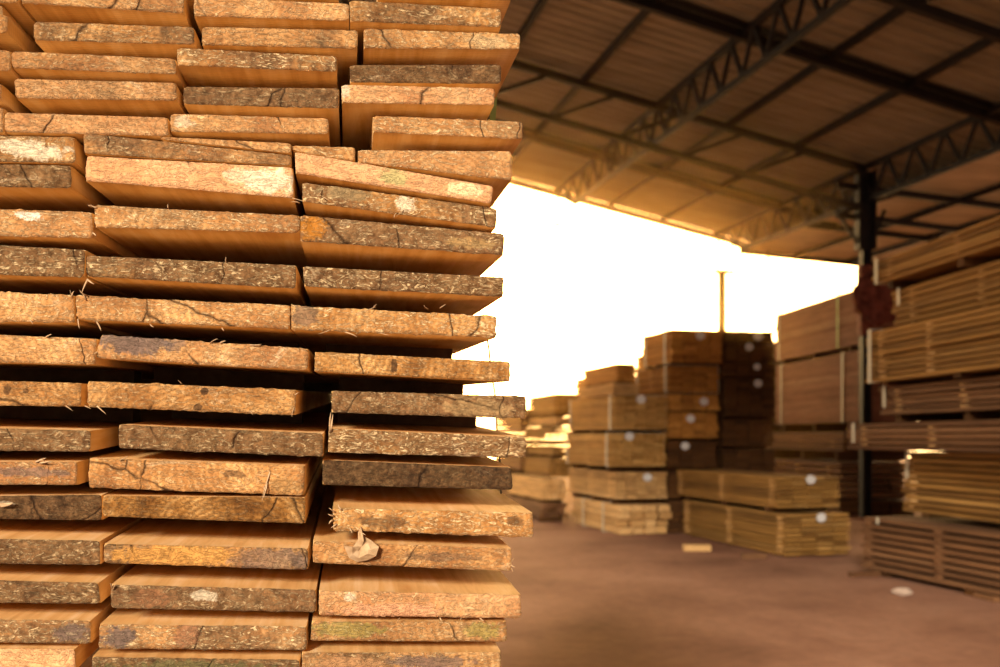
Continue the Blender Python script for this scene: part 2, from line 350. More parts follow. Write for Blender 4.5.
# (column, front corners in the photo TL TR BR BL, recess, (stain, pink, tear, value), roughness, look)
BOARDS = [
 ('right', (378,-22, 511,-18, 511,0, 378,-4), 0, (.4,.3,.3,.9), .8, 'pinkish board cut off by the top edge'),
 ('middle', (180,-30, 338,-26, 338,-4, 180,-8), 0, (.4,.3,.3,.8), .8, 'brown board cut off by the top edge'),
 ('left', (-100,-26, 18,-20, 18,3, -100,0), 0, (.3,.3,.3,.9), .8, 'orange board cut off by the top corner'),
 ('left', (20,-20, 183,-13, 184,13.5, 21,2.5), 0, (.35,.4,.4,.9), 1, 'wide pinkish brown board with a wavy lower edge'),
 ('middle', (194,-3, 349,4, 349,20.5, 194,16), 0, (.25,.45,.5,1.0), .8, 'tan board with a dark slanting crack'),
 ('right', (349.5,0.5, 501,9, 501,27, 350,21), 0, (.55,.2,.6,1.0), .8, 'greyish board with fine vertical cracks'),
 ('left', (-100,12, 8,15.5, 7,33, -100,30), 0, (.3,.3,.3,1.0), .8, 'narrow board end showing its lit side'),
 ('left', (33.8,21.6, 193.9,27.8, 194.4,44.5, 33.8,40), 0, (.5,.25,.5,.95), .8, 'brown board with arched growth rings'),
 ('middle', (202,27, 358,30.5, 357,48.6, 202,44.5), 0, (.45,.35,.4,.95), .8, 'pinkish brown board with streaked grain'),
 ('right', (364,29, 520.5,34.6, 519.7,49, 364,48), 0, (.45,.3,.8,1.0), 1.3, 'long board with a chipped upper edge'),
 ('left', (-100,46, 10.5,51, 10.6,71, -100,68), 0, (.3,.4,.3,.9), .8, 'short-looking orange board sliver'),
 ('left', (11.2,51.3, 175.3,58.9, 176.5,74.3, 12,67.5), 0, (.45,.4,.4,.9), .8, 'reddish brown board with a slanting lower edge'),
 ('middle', (177,48, 337,56.7, 336.4,71.6, 177.5,65), 0, (.5,.25,.9,1.05), 1, 'board with swirling pale grain'),
 ('right', (350,65.3, 501,64.8, 501,83.7, 350,82.4), 0.012, (.85,.1,.2,.72), .8, 'dull dark brown board set back in shade'),  # shade of the recess is part of this dull tint
 ('left', (-100,80, 1.5,84, 1,100, -100,97), 0, (.3,.4,.3,.9), .8, 'board sliver at the left edge of the picture'),
 ('left', (14,79, 175.5,83, 177,100.5, 16,98), 0, (.3,.5,.2,.9), .8, 'smooth pinkish brown board with a long curved crack'),
 ('middle', (183.6,87, 339,88.5, 338.5,108.5, 183.6,104), 0.008, (.7,.25,.3,.82), 1, 'brown board with a torn right corner'),
 ('right', (341.5,85, 494.4,88.6, 494.4,104.8, 342,102.6), 0, (.3,.75,.4,1.0), .9, 'light pink board with hairline cracks'),
 ('left', (-100,104, 3.4,108, 3.6,133, -100,130), 0, (.3,.5,.3,1.0), .8, 'orange board at the left picture edge'),
 ('left', (4.4,112.9, 167.4,117.5, 168.8,136, 5,132), 0, (.2,.6,.2,.95), .7, 'smooth pinkish brown board with two fine cracks'),
 ('middle', (170.6,114, 328.3,118.8, 328.3,133.7, 170.6,131.5), 0, (.3,.45,.4,1.0), .8, 'brown board with a pale scrape at its left end'),
 ('right', (372.9,116, 522.4,122, 522.4,139, 373.4,132), 0, (.35,.4,.9,1.0), 1, 'board with feathery pale saw tears'),
 ('left', (-100,134, 74,137.5, 76,163, -100,160), 0, (.55,.2,.7,1.05), 1, 'board with white paint-like scuffs'),
 ('middle', (83.5,133.2, 290.9,155.8, 290.9,165.8, 84,153.3), 0, (.5,.35,.4,.95), .8, 'sloping tapered brown board'),
 ('middle', (160,136.8, 290.9,143.5, 290.9,153.2, 162,139.3), 0, (.4,.4,.4,1.0), .8, 'thin wedge of wood'),
 ('right', (292.2,145.8, 355,147.5, 355,161, 293,150.4), 0.004, (.4,.3,.9,1.0), 1, 'short wedge-shaped board end with tangled fibres'),
 ('right', (358,150.2, 511.6,151.6, 511.6,180.3, 358,162.2), 0.002, (.35,.45,.7,1.0), 1, 'thick tapered board with a pale fibrous right end'),
 ('left', (-100,162, 71,166, 71.5,188, -100,185), 0, (1.0,.0,.3,.95), .8, 'dark grey weathered board'),
 ('middle', (86.4,156.2, 292.8,168, 293.3,198, 85.2,180.5), 0, (.05,1.0,.3,1.15), .8, 'bright pink board with chalky white patches'),
 ('right', (295,151.8, 493.6,186.6, 491,203.5, 295.6,173), 0, (.0,1.0,.1,1.1), .6, 'sloping peach board with a green ink smudge'),
 ('right', (302.5,182.6, 497,209, 496,227.5, 302.5,201), 0, (.6,.2,.9,1.1), 1.2, 'grey-tan board with loose hairs and pale patches'),
 ('left', (-100,206, 92,212.6, 93,238, -100,234), 0, (.45,.4,.6,1.05), 1.2, 'pinkish tan board with a white scuff'),
 ('middle', (94.5,205.4, 299.6,216, 299.8,232.8, 94.8,227), 0, (.45,.35,.8,1.05), 1.2, 'tan board with a crack across its middle'),
 ('right', (300.5,215.6, 504.4,234, 503.5,255, 300.5,241), 0, (.8,.3,.6,1.0), 1.1, 'grey-brown board with an orange knot at its left end'),
 ('left', (-100,240, 85.5,250, 84,277, -100,272), 0, (.75,.1,.8,.95), 1.2, 'grey-brown board with crazed fibres'),
 ('middle', (86.4,255.8, 296,265.5, 296,288.5, 86.6,276), 0, (.75,.1,.8,.95), 1.1, 'greyish board with curved ring lines'),
 ('right', (303,266.6, 504,277.5, 503,296.4, 304.5,286.4), 0, (.85,.1,.8,.95), 1.1, 'grey weathered board with pale crackle'),
 ('left', (-100,288, 73.6,295.5, 74.8,322.5, -100,320), 0, (.05,.35,.6,1.1), 1.6, 'coarse sandy board with torn fibres'),
 ('middle', (75,295.6, 290,305.8, 289.8,329.2, 77,319), 0, (.15,.35,.7,1.1), 1.8, 'coarse sandy board with a fuzzy lower edge'),
 ('right', (291,306, 497,316.6, 496,337.5, 291,329), 0, (.2,.2,1.0,1.15), 2.2, 'shaggy sawn board frayed at its right end'),
 ('left', (-100,331, 97,339, 95,364.5, -100,360), 0, (.0,.4,.3,1.1), 1.2, 'light orange board with smooth grain'),
 ('middle', (101,335, 308,349, 308,370, 96,358), 0, (.4,.45,.4,1.05), 1.6, 'orange board with a blue-grey stain at its left end'),
 ('right', (315,352, 510,362, 510,381.5, 314.5,371.3), 0, (.1,.1,.3,1.05), 1.1, 'plain yellow-orange board with small dark specks'),
 ('left', (-100,378, 81,383.5, 81,406.5, -100,404), 0.004, (.1,.2,.2,1.0), 1.2, 'ochre board with two dark specks'),
 ('middle', (87.7,381.3, 296,390, 295,415, 87.7,406.4), 0.002, (.1,.2,.3,1.0), 1.6, 'ochre board with ragged right corner'),
 ('right', (332,391, 526,396.4, 526,418.6, 331.6,412.3), 0, (.75,.15,.4,1.0), 1, 'grey-brown board with slanting saw marks'),
 ('left', (-100,426, 90.5,430.7, 90,451.5, -100,449), 0, (.8,.15,.6,.95), 1.1, 'purplish brown board with a pale top'),
 ('middle', (118.8,425, 323,433.5, 323,456.5, 118.8,448), 0, (.8,.15,.5,.95), 1.1, 'purplish brown board with a crusty left end'),
 ('right', (329,429, 526,437.5, 526,457.7, 328,452.3), 0, (.7,.15,1.0,1.05), 1.2, 'board with feathered white fibres'),
 ('left', (-100,462, 77,462, 77,485, -100,483), 0, (.2,.4,.4,1.1), 1.2, 'light orange board with a smoky streak'),
 ('middle', (89,458.5, 304.6,466, 304,495, 88.6,487.4), 0, (.1,.3,.3,1.2), 1.3, 'thick light orange board with a split right end'),
 ('right', (322.6,460, 511,467.5, 513,489.6, 322.6,484.7), 0.012, (.9,.0,.0,.5), .9, 'dark brown smooth board in shade'),  # stain and low value stand for shade from the board above
 ('left', (-100,497, 102,494.8, 102.2,520, -100,518), 0.016, (.9,.0,.0,.6), .9, 'dark brown shaded board with a pale chip'),  # tint darkened to hold the shade on its set-back face
 ('middle', (102.8,496, 305,497.4, 305,523.5, 102.8,516), 0.002, (.05,.0,.0,.85), .8, 'smooth deep orange board'),
 ('right', (332.6,508.6, 533,513, 533,537, 333.5,530), -0.004, (.15,.2,.9,1.15), 2.0, 'rough light board with a chewed left end'),
 ('left', (-100,537, 100,541, 100,564.7, -100,562), 0, (.75,.15,.5,.9), 1, 'brown board with a short crack near its right end'),
 ('middle', (104,544, 307.8,548.5, 307.8,569.5, 104,562.6), 0, (.55,.35,.2,1.0), 1, 'board orange at its left half and grey-brown at its right'),
 ('right', (313,541, 511.6,549, 511.6,571, 313,562.6), 0.002, (.2,.35,.3,1.05), 1.2, 'orange board behind a hanging splinter'),
 ('left', (-100,578, 98.5,583, 100,603.6, -100,601), 0, (.8,.15,.6,.9), 1, 'dark brown board with pale flecks'),
 ('middle', (111,584.7, 316,590, 316,612, 111,608), 0, (.7,.35,.4,.9), 1, 'reddish dark board with a small white scuff'),
 ('right', (319,591, 521,595, 521,618, 319,615), 0, (.35,.7,.4,1.0), 1.8, 'pink-brown board with a rough broken lower edge'),
 ('left', (-100,618, 90.5,620.7, 90.5,643.6, -100,641), 0, (.55,.35,.9,1.0), 1, 'board with pale squiggles and a branching crack'),
 ('middle', (99.4,624.7, 306.5,626.5, 306.5,650, 98.5,648.5), 0, (.55,.4,.95,.95), 1, 'streaky board with dark left end and pale squiggles'),
 ('right', (312,621.5, 506.5,622, 507,641.5, 310.5,640.4), 0.004, (.3,.4,.6,.85), 1, 'greenish brown board under the rough broken one'),
 ('left', (-100,649, 75,649, 75,671, -100,671), 0, (.0,.9,.3,1.1), 1, 'peach board cut off by the bottom edge'),
 ('middle', (92,657, 299.7,660, 300,682, 92,680), 0, (.95,.1,.5,.85), 1, 'grey-green board cut off by the bottom edge'),
 ('right', (302,653, 501,652, 501,675, 302,675), 0, (.55,.4,.5,.95), 1, 'brown board cut off by the bottom edge'),
]
made = {'left': [], 'middle': [], 'right': []}
placed = []
for k, (colm, c, rec, tint, rough, look) in enumerate(BOARDS):
    q = [face_pt(c[2*i], c[2*i+1], rec) for i in range(4)]
    me, ctr = build_board(q, rec, rough, BL_+random.uniform(-0.06, 0.06), seed=k)
    o = bpy.data.objects.new('board', me); COL.objects.link(o)
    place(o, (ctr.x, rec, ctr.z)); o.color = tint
    tag(o, f'{look}, in the {colm} column of the near pile', 'board', 'loose sawn boards in the near pile')
    made[colm].append((q, o, rec)); placed.append((colm, q, o, rec))
    if len(o['label'].split()) > 16:
        o['label'] = f'{look}, {colm} column of near pile'

# the next column to the left, wholly outside the picture
for t in [t for t in placed if t[0] == 'left']:
    me = t[2].data; o = t[2].copy(); COL.objects.link(o); o.location = t[2].location+FR @ V((-0.225, 0.004, 0.004))
    w_ = t[1][1].x-t[1][0].x
    o.matrix_world = Matrix.Translation(t[2].matrix_world.translation+FR @ V((-max(w_, 0.12)-0.03, 0.004, 0.004))) @ FR.to_4x4()
    o['label'] = 'sawn board of the near pile just beyond the left picture edge'
# spacer sticks in every gap, set back from the faces
def find(colm): return [t for t in placed if t[0] == colm]
for colm in ('left', 'middle', 'right'):
    L = [t for t in placed if t[0] == colm]
    def span(t): q = t[1]; return min(q[0].x, q[3].x), max(q[1].x, q[2].x)
    for i, t in enumerate(L):
        x0, x1 = span(t); best = None
        xm = (x0+x1)/2
        # the board directly beneath
        for s_ in L:
            if s_ is t: continue
            a, b_ = span(s_)
            zt = (s_[1][0].z+s_[1][1].z)/2
            zb = (t[1][3].z+t[1][2].z)/2
            if min(b_, x1)-max(a, x0) > 0.06 and zt < zb+0.002:
                if best is None or zt > best[0]: best = (zt, s_)
        if not best: continue
        s_ = best[1]; a, b_ = span(s_)
        xa, xb = max(a, x0)+0.004, min(b_, x1)-0.006
        def zl(p, q, x): return p.z+(q.z-p.z)*(x-p.x)/(q.x-p.x)
        zt0, zt1 = zl(t[1][3], t[1][2], xa), zl(t[1][3], t[1][2], xb)
        zb0, zb1 = zl(s_[1][0], s_[1][1], xa), zl(s_[1][0], s_[1][1], xb)
        if min(zt0-zb0, zt1-zb1) < 0.004: continue
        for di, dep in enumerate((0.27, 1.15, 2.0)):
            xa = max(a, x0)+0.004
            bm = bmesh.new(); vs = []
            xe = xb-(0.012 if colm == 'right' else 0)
            if colm == 'middle' and di and zb0 < 0.085: xe += 0.045  # sticks lengthened to close off sky behind the gaps
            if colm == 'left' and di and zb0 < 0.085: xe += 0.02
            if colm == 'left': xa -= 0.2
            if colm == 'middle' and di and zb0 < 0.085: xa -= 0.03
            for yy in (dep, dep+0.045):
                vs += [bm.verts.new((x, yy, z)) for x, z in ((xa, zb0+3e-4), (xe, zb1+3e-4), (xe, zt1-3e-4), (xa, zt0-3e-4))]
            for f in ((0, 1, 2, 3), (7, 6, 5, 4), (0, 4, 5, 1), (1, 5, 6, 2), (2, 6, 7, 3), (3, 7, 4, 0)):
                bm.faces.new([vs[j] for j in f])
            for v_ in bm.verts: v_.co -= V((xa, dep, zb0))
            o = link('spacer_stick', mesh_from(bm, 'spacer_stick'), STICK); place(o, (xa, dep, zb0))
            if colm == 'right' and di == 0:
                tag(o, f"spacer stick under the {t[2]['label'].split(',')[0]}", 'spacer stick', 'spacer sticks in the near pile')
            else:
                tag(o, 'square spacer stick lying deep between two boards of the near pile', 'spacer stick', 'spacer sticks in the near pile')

# splinters and hairs
def board_like(txt): return [t for t in placed if t[2]['label'].startswith(txt)][0]
def hairs(txt, spots, seed=5, w=0.0004, mat=SPL, name='splinter'):
    """spots: (x0,y0,x1,y1) in photo pixels, hairs rooted at the first point"""
    t = board_like(txt); o = t[2]; rnd = random.Random(seed); inv = o.matrix_world.inverted()
    for (a, b_, c, d) in spots:
        p0 = FR @ face_pt(a, b_, t[3]-0.0005)+FO; p1 = FR @ face_pt(c, d, t[3]-rnd.uniform(.002, .010))+FO
        bm = bmesh.new(); splinter(bm, inv @ p0, inv @ p1, w*rnd.uniform(.8, 1.6), 0.12, rnd)
        link(name, mesh_from(bm, name, True), mat, o)
hairs('shaggy sawn', [(495,318,511,323),(495,321,505,318),(496,326,508,325),(496,330,506,334),(495,333,502,337),(495,324,503,328),(440,308,446,304),(428,309,424,305),(376,307,364,311),(372,309,377,304),(345,332,357,337),(330,330,318,334),(380,333,390,335)], 3)
hairs('coarse sandy board with a fuzzy', [(78,319,80,329),(97,322,101,331),(150,324,154,327),(88,296,80,292),(86,300,79,290),(222,328,224,331)], 4, 0.0006)
hairs('greyish board', [(88,279,82,293),(88,280,94,284),(226,262,226,257)], 8, 0.0006)
hairs('coarse sandy board with torn', [(73,296,70,290),(72,297,74,291),(30,320,33,324)], 9, 0.0006)
hairs('grey-tan', [(322,190,315,203),(322,196,330,200),(300,203,290,202),(404,210,396,217),(397,213,394,218)], 10, 0.0004)
hairs('bright pink', [(292,198,305,202)], 11, 0.0003)
hairs('pinkish tan board', [(92,206,88,205),(93,233,96,236)], 12, 0.001)
hairs('tan board with a crack', [(97,208,90,205),(168,208,168,204)], 13, 0.0008)
hairs('ochre board with ragged', [(97,406,106,414),(85,406,91,409),(66,406,73,411),(182,384,178,380),(294,408,292,417),(295,395,299,392),(250,411,253,415)], 14, 0.0005)
hairs('orange board with a blue', [(210,343,218,339),(220,343,226,341),(250,345,262,344),(97,352,94,354),(46,337,52,334)], 15, 0.0006)
hairs('thick light orange', [(270,472,262,500),(268,480,262,501),(264,486,264,492),(120,460,128,456)], 16, 0.0007)
hairs('light orange board with a smoky', [(36,462,46,458),(40,463,52,461),(45,463,42,458)], 17, 0.0008)
hairs('board with feathered', [(330,432,331,412),(331,431,333,414)], 18, 0.0010)
hairs('dark brown shaded', [(0,505,13,503),(1,506,12,504)], 19, 0.0016)
hairs('rough light board', [(335,512,329,508),(334,516,328,514),(333,520,329,524),(337,524,331,528),(350,528,352,533),(360,532,366,535),(342,510,338,504)], 20, 0.0008)
hairs('orange board behind', [(511,562,514,558),(511,565,515,567),(511,568,513,572)], 21, 0.0005)
hairs('pink-brown', [(400,618,398,621),(440,618,442,621),(462,618,460,620),(480,618,484,621)], 22, 0.0008)
hairs('reddish dark', [(112,588,110,583),(113,590,116,584)], 23, 0.0006)
# the big twisted splinter hanging under the chewed left end
t = board_like('rough light board'); inv = t[2].matrix_world.inverted()
bm = bmesh.new(); rnd = random.Random(2)
outline = [(361,527),(364,536),(372,541),(379,547),(376,556),(368,560),(357,562),(349,558),(344,546),(353,547),(358,540),(358,532)]
vs = []
for i, (a, b_) in enumerate(outline):
    vs.append(inv @ (FO+FR @ face_pt(a, b_, -0.006+0.004*math.sin(i*1.3))))
cc = sum(vs, V())/len(vs)
fr = [bm.verts.new(p) for p in vs]; mid = [bm.verts.new(cc.lerp(p, 0.5)+V((rnd.uniform(-.003, .003), -0.006*rnd.random()-0.001, rnd.uniform(-.004, .004)))) for p in vs]
bk = [bm.verts.new(p+V((0, 0.003, 0))) for p in vs]; cv = bm.verts.new(cc+V((0, -0.002, 0)))
n = len(vs)
for i in range(n):
    j = (i+1) % n
    bm.faces.new((fr[i], fr[j], mid[j], mid[i])); bm.faces.new((mid[i], mid[j], cv)); bm.faces.new((fr[i], bk[i], bk[j], fr[j]))
bm.faces.new(bk)
sp = link('hanging_splinter', mesh_from(bm, 'hanging_splinter'), SPL, t[2]); sp['label'] = 'pale twisted splinter hanging down'
# small ink and paint marks
def patch(txt, *ps):
    t = board_like(txt); o = t[2]; q = t[1]; c = sum(q, V())/4; lst = []
    for (px, py, rx, ry, colr_, amt) in ps:
        p = face_pt(px, py, t[3]); lst.append((p.x-c.x, p.z-c.z, rx/FPX, ry/FPX, colr_, amt))
    o.data.materials[0] = mat_endgrain('end_grain_marked', lst)
GREY = (0.17, 0.125, 0.11); PALE = (0.84, 0.70, 0.52); ORG = (0.62, 0.27, 0.09); GRN = (0.33, 0.32, 0.11); DRK = (0.05, 0.025, 0.015); PNK = (0.75, 0.42, 0.27)
patch('sloping peach', (395, 177, 14, 9, (0.42, 0.40, 0.20), .75), (465, 190, 22, 8, (0.95, 0.80, 0.52), .6))
patch('bright pink', (268, 181, 26, 14, PALE, .9), (238, 176, 14, 8, PALE, .5))
patch('grey-brown board with an orange knot', (312, 227, 17, 14, ORG, .55), (470, 243, 26, 6, (0.50, 0.33, 0.17), .6))
patch('orange board with a blue', (132, 343, 38, 12, GREY, .85), (176, 344, 12, 8, GREY, .6))
patch('shaggy sawn', (305, 315, 16, 12, (0.20, 0.13, 0.09), .8))
patch('grey-tan', (405, 203, 12, 8, PALE, .8), (345, 193, 25, 8, (0.32, 0.24, 0.14), .6))
patch('greenish brown', (350, 630, 38, 10, GRN, .5), (482, 630, 22, 9, GRN, .5))
patch('board orange at its left', (180, 556, 75, 14, (0.68, 0.37, 0.16), .8), (270, 560, 45, 14, GREY, .6))
patch('pink-brown', (395, 611, 65, 9, PNK, .85), (350, 598, 8, 5, PALE, .8))
patch('light orange board with a smoky', (25, 472, 45, 5, GREY, .6))
patch('thick light orange', (285, 486, 20, 9, (0.30, 0.18, 0.09), .6), (235, 474, 12, 4, DRK, .6))
patch('rough light board', (385, 522, 32, 7, DRK, .55), (515, 521, 10, 5, DRK, .6))
patch('orange board behind', (440, 557, 45, 5, (0.18, 0.11, 0.07), .6))
patch('board with white paint-like', (35, 150, 32, 9, PALE, .85))
patch('pinkish tan board', (30, 216, 12, 5, (0.95, 0.86, 0.72), .9))
patch('reddish dark', (205, 596, 14, 6, PALE, .7), (150, 598, 22, 10, (0.34, 0.17, 0.10), .6))
patch('dark brown shaded', (6, 504, 8, 3, PALE, .6))
patch('board with pale squiggles', (72, 633, 20, 10, GREY, .7))
patch('streaky', (118, 637, 17, 12, GREY, .85), (185, 636, 14, 12, (0.42, 0.22, 0.14), .6))
patch('grey-green board', (190, 672, 110, 12, (0.16, 0.15, 0.07), .7))
patch('plain yellow-orange', (394, 365, 4, 8, DRK, .8))
patch('ochre board with ragged', (205, 391, 4, 4, DRK, .85), (198, 407, 4, 3, DRK, .8))
patch('ochre board with two', (7, 389, 4, 6, DRK, .7), (26, 391, 3, 3, DRK, .7))
patch('peach board', (40, 662, 60, 10, (0.80, 0.47, 0.28), .7))
patch('brown board cut off by the bottom', (430, 662, 50, 8, GREY, .7), (350, 664, 40, 9, (0.50, 0.29, 0.17), .7))
patch('grey-brown board with slanting', (480, 408, 40, 10, (0.50, 0.34, 0.19), .5))
patch('brown board with a pale scrape', (184, 122, 12, 6, PALE, .6))
patch('long board with a chipped', (490, 42, 26, 7, (0.60, 0.44, 0.27), .6))
patch('light pink board', (345, 92, 6, 7, PALE, .7))

# straps holding the near pile at its far side (green at the top, dark lower down)
bm = bmesh.new()
pts = [FO+FR @ (face_pt(x, y, 0.18)) for x, y in ((494.5, 90), (493.5, 108), (492.5, 122), (492.0, 140))]
for a, b_ in zip(pts, pts[1:]): bar(bm, a, b_, 0.007, 0.001, up=d_)
o = link('packing_strap', mesh_from(bm, 'strap'), GREEN); tag(o, 'bright green packing strap at the right side of the near pile', 'strap')
bm = bmesh.new()
pts = [FO+FR @ (face_pt(x, y, 0.20)) for x, y in ((487, 338), (489, 350), (491, 370), (494, 388), (496, 400), (496.5, 424), (498, 445), (500, 462), (501, 492), (502, 520))]
tube(bm, pts, 0.0014, 6)
o = link('packing_wire', mesh_from(bm, 'wire'), WIRE); tag(o, 'thin dark wire running down the right side of the near pile', 'wire')

# strapped bundles -------------------------------------------------------------
_unit = {}
ALLB = []
def unit_board(w, l, h):
    key = (round(w, 3), round(l, 3), round(h, 3))
    if key not in _unit:
        bm = bmesh.new(); add_box(bm, (0, 0, 0), (w, l, h), bevel=min(w, h)*0.08)
        _unit[key] = mesh_from(bm, 'bundle_board')
    return _unit[key]
def bundle(corner, yaw, L, Wd, H, mat, label, courses=8, across=4, straps=(), tags=(), sticks=(0.12, 0.5, 0.88), gap=0.25, strap_mat=None, rnd=None, jit=0.012, sag=0.0, group='strapped timber bundles under the shed', mats=None, roll=0.0, stick_mat=None):
    """corner = near left bottom corner; the bundle runs L back, Wd to the right, H up"""
    rnd = rnd or random.Random(hash(label) % 9973 if False else sum(ord(ch)*(i+1) for i, ch in enumerate(label)))
    root = empty('lumber_bundle', corner, yaw); tag(root, label, 'lumber bundle', group)
    ALLB.append((root, V(corner), yaw, L, Wd, H))
    pitch = H/courses; th = pitch*(1-gap); bw = Wd/across
    for ci in range(courses):
        for bi in range(across):
            key = unit_board(round(bw*0.965, 3), L, round(th, 3)); me = key
            me2 = me
            cname = me.name+'_'+mat.name
            if cname in bpy.data.meshes: me2 = bpy.data.meshes[cname]
            else:
                me2 = me.copy(); me2.name = cname; me2.materials.clear(); me2.materials.append(mat)
            o = bpy.data.objects.new('bundle_board', me2); COL.objects.link(o); o.parent = root
            o.location = (bw*(bi+.5)+rnd.uniform(-1, 1)*0.004+(rnd.uniform(-jit, jit) if bi in (0, across-1) else 0), L/2+rnd.uniform(-jit, jit)*2, pitch*ci+th/2)
            o.rotation_euler = (0, 0, rnd.uniform(-1, 1)*0.004)
    if gap > 0.12:
        for sx in sticks:
            bm = bmesh.new()
            o = None
            for ci in range(1, courses):
                me = unit_board(round(Wd+0.02, 3), 0.06, round(pitch-th, 3))
                sm = stick_mat or B_PALE; cname = me.name+'_'+sm.name
                if cname in bpy.data.meshes: me2 = bpy.data.meshes[cname]
                else:
                    me2 = me.copy(); me2.name = cname; me2.materials.clear(); me2.materials.append(sm)
                o = bpy.data.objects.new('spacer', me2); COL.objects.link(o); o.parent = root
                o.location = (Wd/2-0.004, sx*L+rnd.uniform(-.01, .01), pitch*ci-(pitch-th)/2)
            bm.free()
    for s in straps:
        sx, wv = s[0], s[1]; sm = s[2] if len(s) > 2 else WHITE
        bm = bmesh.new(); e = 0.012+jit
        h0, h1 = (s[3], s[4]) if len(s) > 4 else (0.0, 1.0)
        if h0 == 0.0 and h1 == 1.0:
            for (c, sz) in (((-e, sx*L, H/2), (0.006, wv, H+0.02)), ((Wd+e, sx*L, H/2), (0.006, wv, H+0.02)),
                            ((Wd/2, sx*L, H+0.008), (Wd+2*e, wv, 0.006)), ((Wd/2, sx*L, -0.004), (Wd+2*e, wv, 0.006))):
                add_box(bm, c, sz)
        else:
            add_box(bm, (-e, sx*L, H*(h0+h1)/2), (0.006, wv, H*(h1-h0)))
        link('strap', mesh_from(bm, 'strap'), sm, root)
    for (fx, fz, sz) in tags:
        bm = bmesh.new(); bmesh.ops.create_circle(bm, cap_ends=True, segments=8, radius=sz/2)
        for v_ in bm.verts: v_.co = V((v_.co.x*1.15, v_.co.y, 0))
        r = bmesh.ops.extrude_face_region(bm, geom=bm.faces[:])
        for g in r['geom']:
            if isinstance(g, bmesh.types.BMVert): g.co.z += 0.004
        bmesh.ops.rotate(bm, matrix=Matrix.Rotation(math.pi/2, 3, 'X'), verts=bm.verts[:])
        for v_ in bm.verts: v_.co += V((fx*Wd, -0.03, fz*H))
        o = link('paper_tag', mesh_from(bm, 'paper_tag'), TAGM, root); o['label'] = 'white paper tag'
    return root
YAWB = math.radians(13.8)
def zof(y, Y): return CAMH+(HY-y)/FPX*Y
def corner_at(px, y_bot, Y): p = pix(px, y_bot, Y); return p
def stack_bundle(px_c, Y, ytop, ybot, L, px_r, mat, label, yaw=YAWB, **kw):
    """bundle whose near-left vertical edge is at px_c, spanning ytop..ybot, its end reaching px_r"""
    c = pix(px_c, ybot, Y); H = (ybot-ytop)/FPX*Y
    # width: solve along the end direction
    ax = V((math.cos(yaw), math.sin(yaw), 0)); k = (px_r-500)/FPX
    wd = (k*c.y-c.x)/(ax.x-k*ax.y)
    if c.z < 0.01: H += c.z; c.z = 0.01
    return bundle(c, yaw, L, wd, H, mat, label, **kw)
# S1: the honey-coloured stack left of centre
Y1 = 15.0
stack_bundle(619, Y1, 505, 534.5, 2.2, 668, B_PALE, 'low rounded bundle lying on the floor under the honey-coloured stack', courses=4, across=4, gap=0.05, straps=((.25,.05),(.7,.05)), jit=0.05)
stack_bundle(616, Y1, 471.5, 499, 2.4, 667, B_PALE, 'pale slatted bundle second from the floor in the honey-coloured stack', courses=6, across=5, gap=0.3, tags=((.6,.78,.13),))
stack_bundle(611, Y1, 433, 466.5, 2.3, 666, B_HONEY, 'bundle third from the floor in the honey-coloured stack', courses=10, across=5, gap=0.24, straps=((.06,.05),(.93,.05)), tags=((.32,.9,.13),))
stack_bundle(614.5, Y1, 395, 429, 2.3, 668, B_HONEY, 'tallest bundle of the honey-coloured stack, tagged near its corner', courses=10, across=5, gap=0.24, straps=((.06,.06),(.93,.06)), tags=((.48,.88,.14),))
stack_bundle(613, Y1, 382.5, 394, 1.7, 640, B_PALE, 'small pale bundle near the top of the honey-coloured stack', courses=4, across=3, gap=0.2, tags=())
stack_bundle(617, Y1, 363, 381, 1.6, 636, B_GOLD, 'topmost bundle of the honey-coloured stack', courses=5, across=2, gap=0.1)
stack_bundle(603, 18.0, 374, 500, 1.6, 640, B_GOLD, 'tall bundle poking out behind the top of the honey-coloured stack', courses=24, across=3, gap=0.1, tags=((.75,.55,.12),))
# S2
Y2 = 15.22
for (xc, yt, yb, xr, mat, lab, kw) in [
  (671.6, 329, 362, 722, B_GOLD, 'topmost bundle of the second golden stack, beneath the thin post', dict(courses=8, across=4, gap=0.06, straps=((.18,.06),(.85,.06)), tags=((.55,.82,.14),))),
  (668.5, 365, 392, 719, B_GOLD, 'slatted bundle second from the top of the second golden stack', dict(courses=8, across=4, gap=0.25, straps=((.05,.05),(.9,.05)))),
  (669, 394, 410, 719, B_GOLD, 'thin bundle third from the top of the second golden stack', dict(courses=4, across=4, gap=0.06, tags=((.68,.55,.13),))),
  (669, 412, 438, 718, B_GOLD, 'bundle fourth from the top of the second golden stack', dict(courses=7, across=4, gap=0.06, tags=((.42,.75,.13),))),
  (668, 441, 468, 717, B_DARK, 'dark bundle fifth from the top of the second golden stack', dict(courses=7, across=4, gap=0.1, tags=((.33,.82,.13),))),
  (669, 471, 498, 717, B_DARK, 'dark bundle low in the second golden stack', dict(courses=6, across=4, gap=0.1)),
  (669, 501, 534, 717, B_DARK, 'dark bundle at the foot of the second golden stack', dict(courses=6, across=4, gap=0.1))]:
    stack_bundle(xc, Y2, yt, yb, 1.2 if yt < 340 else 1.4 if yt < 380 else 2.3, xr, mat, lab, **kw)
stack_bundle(664, 18.0, 350, 500, 1.4, 716, B_GOLD, 'tall bundle peeping out behind the second golden stack', courses=26, across=3, gap=0.1, straps=((.5,.06),))
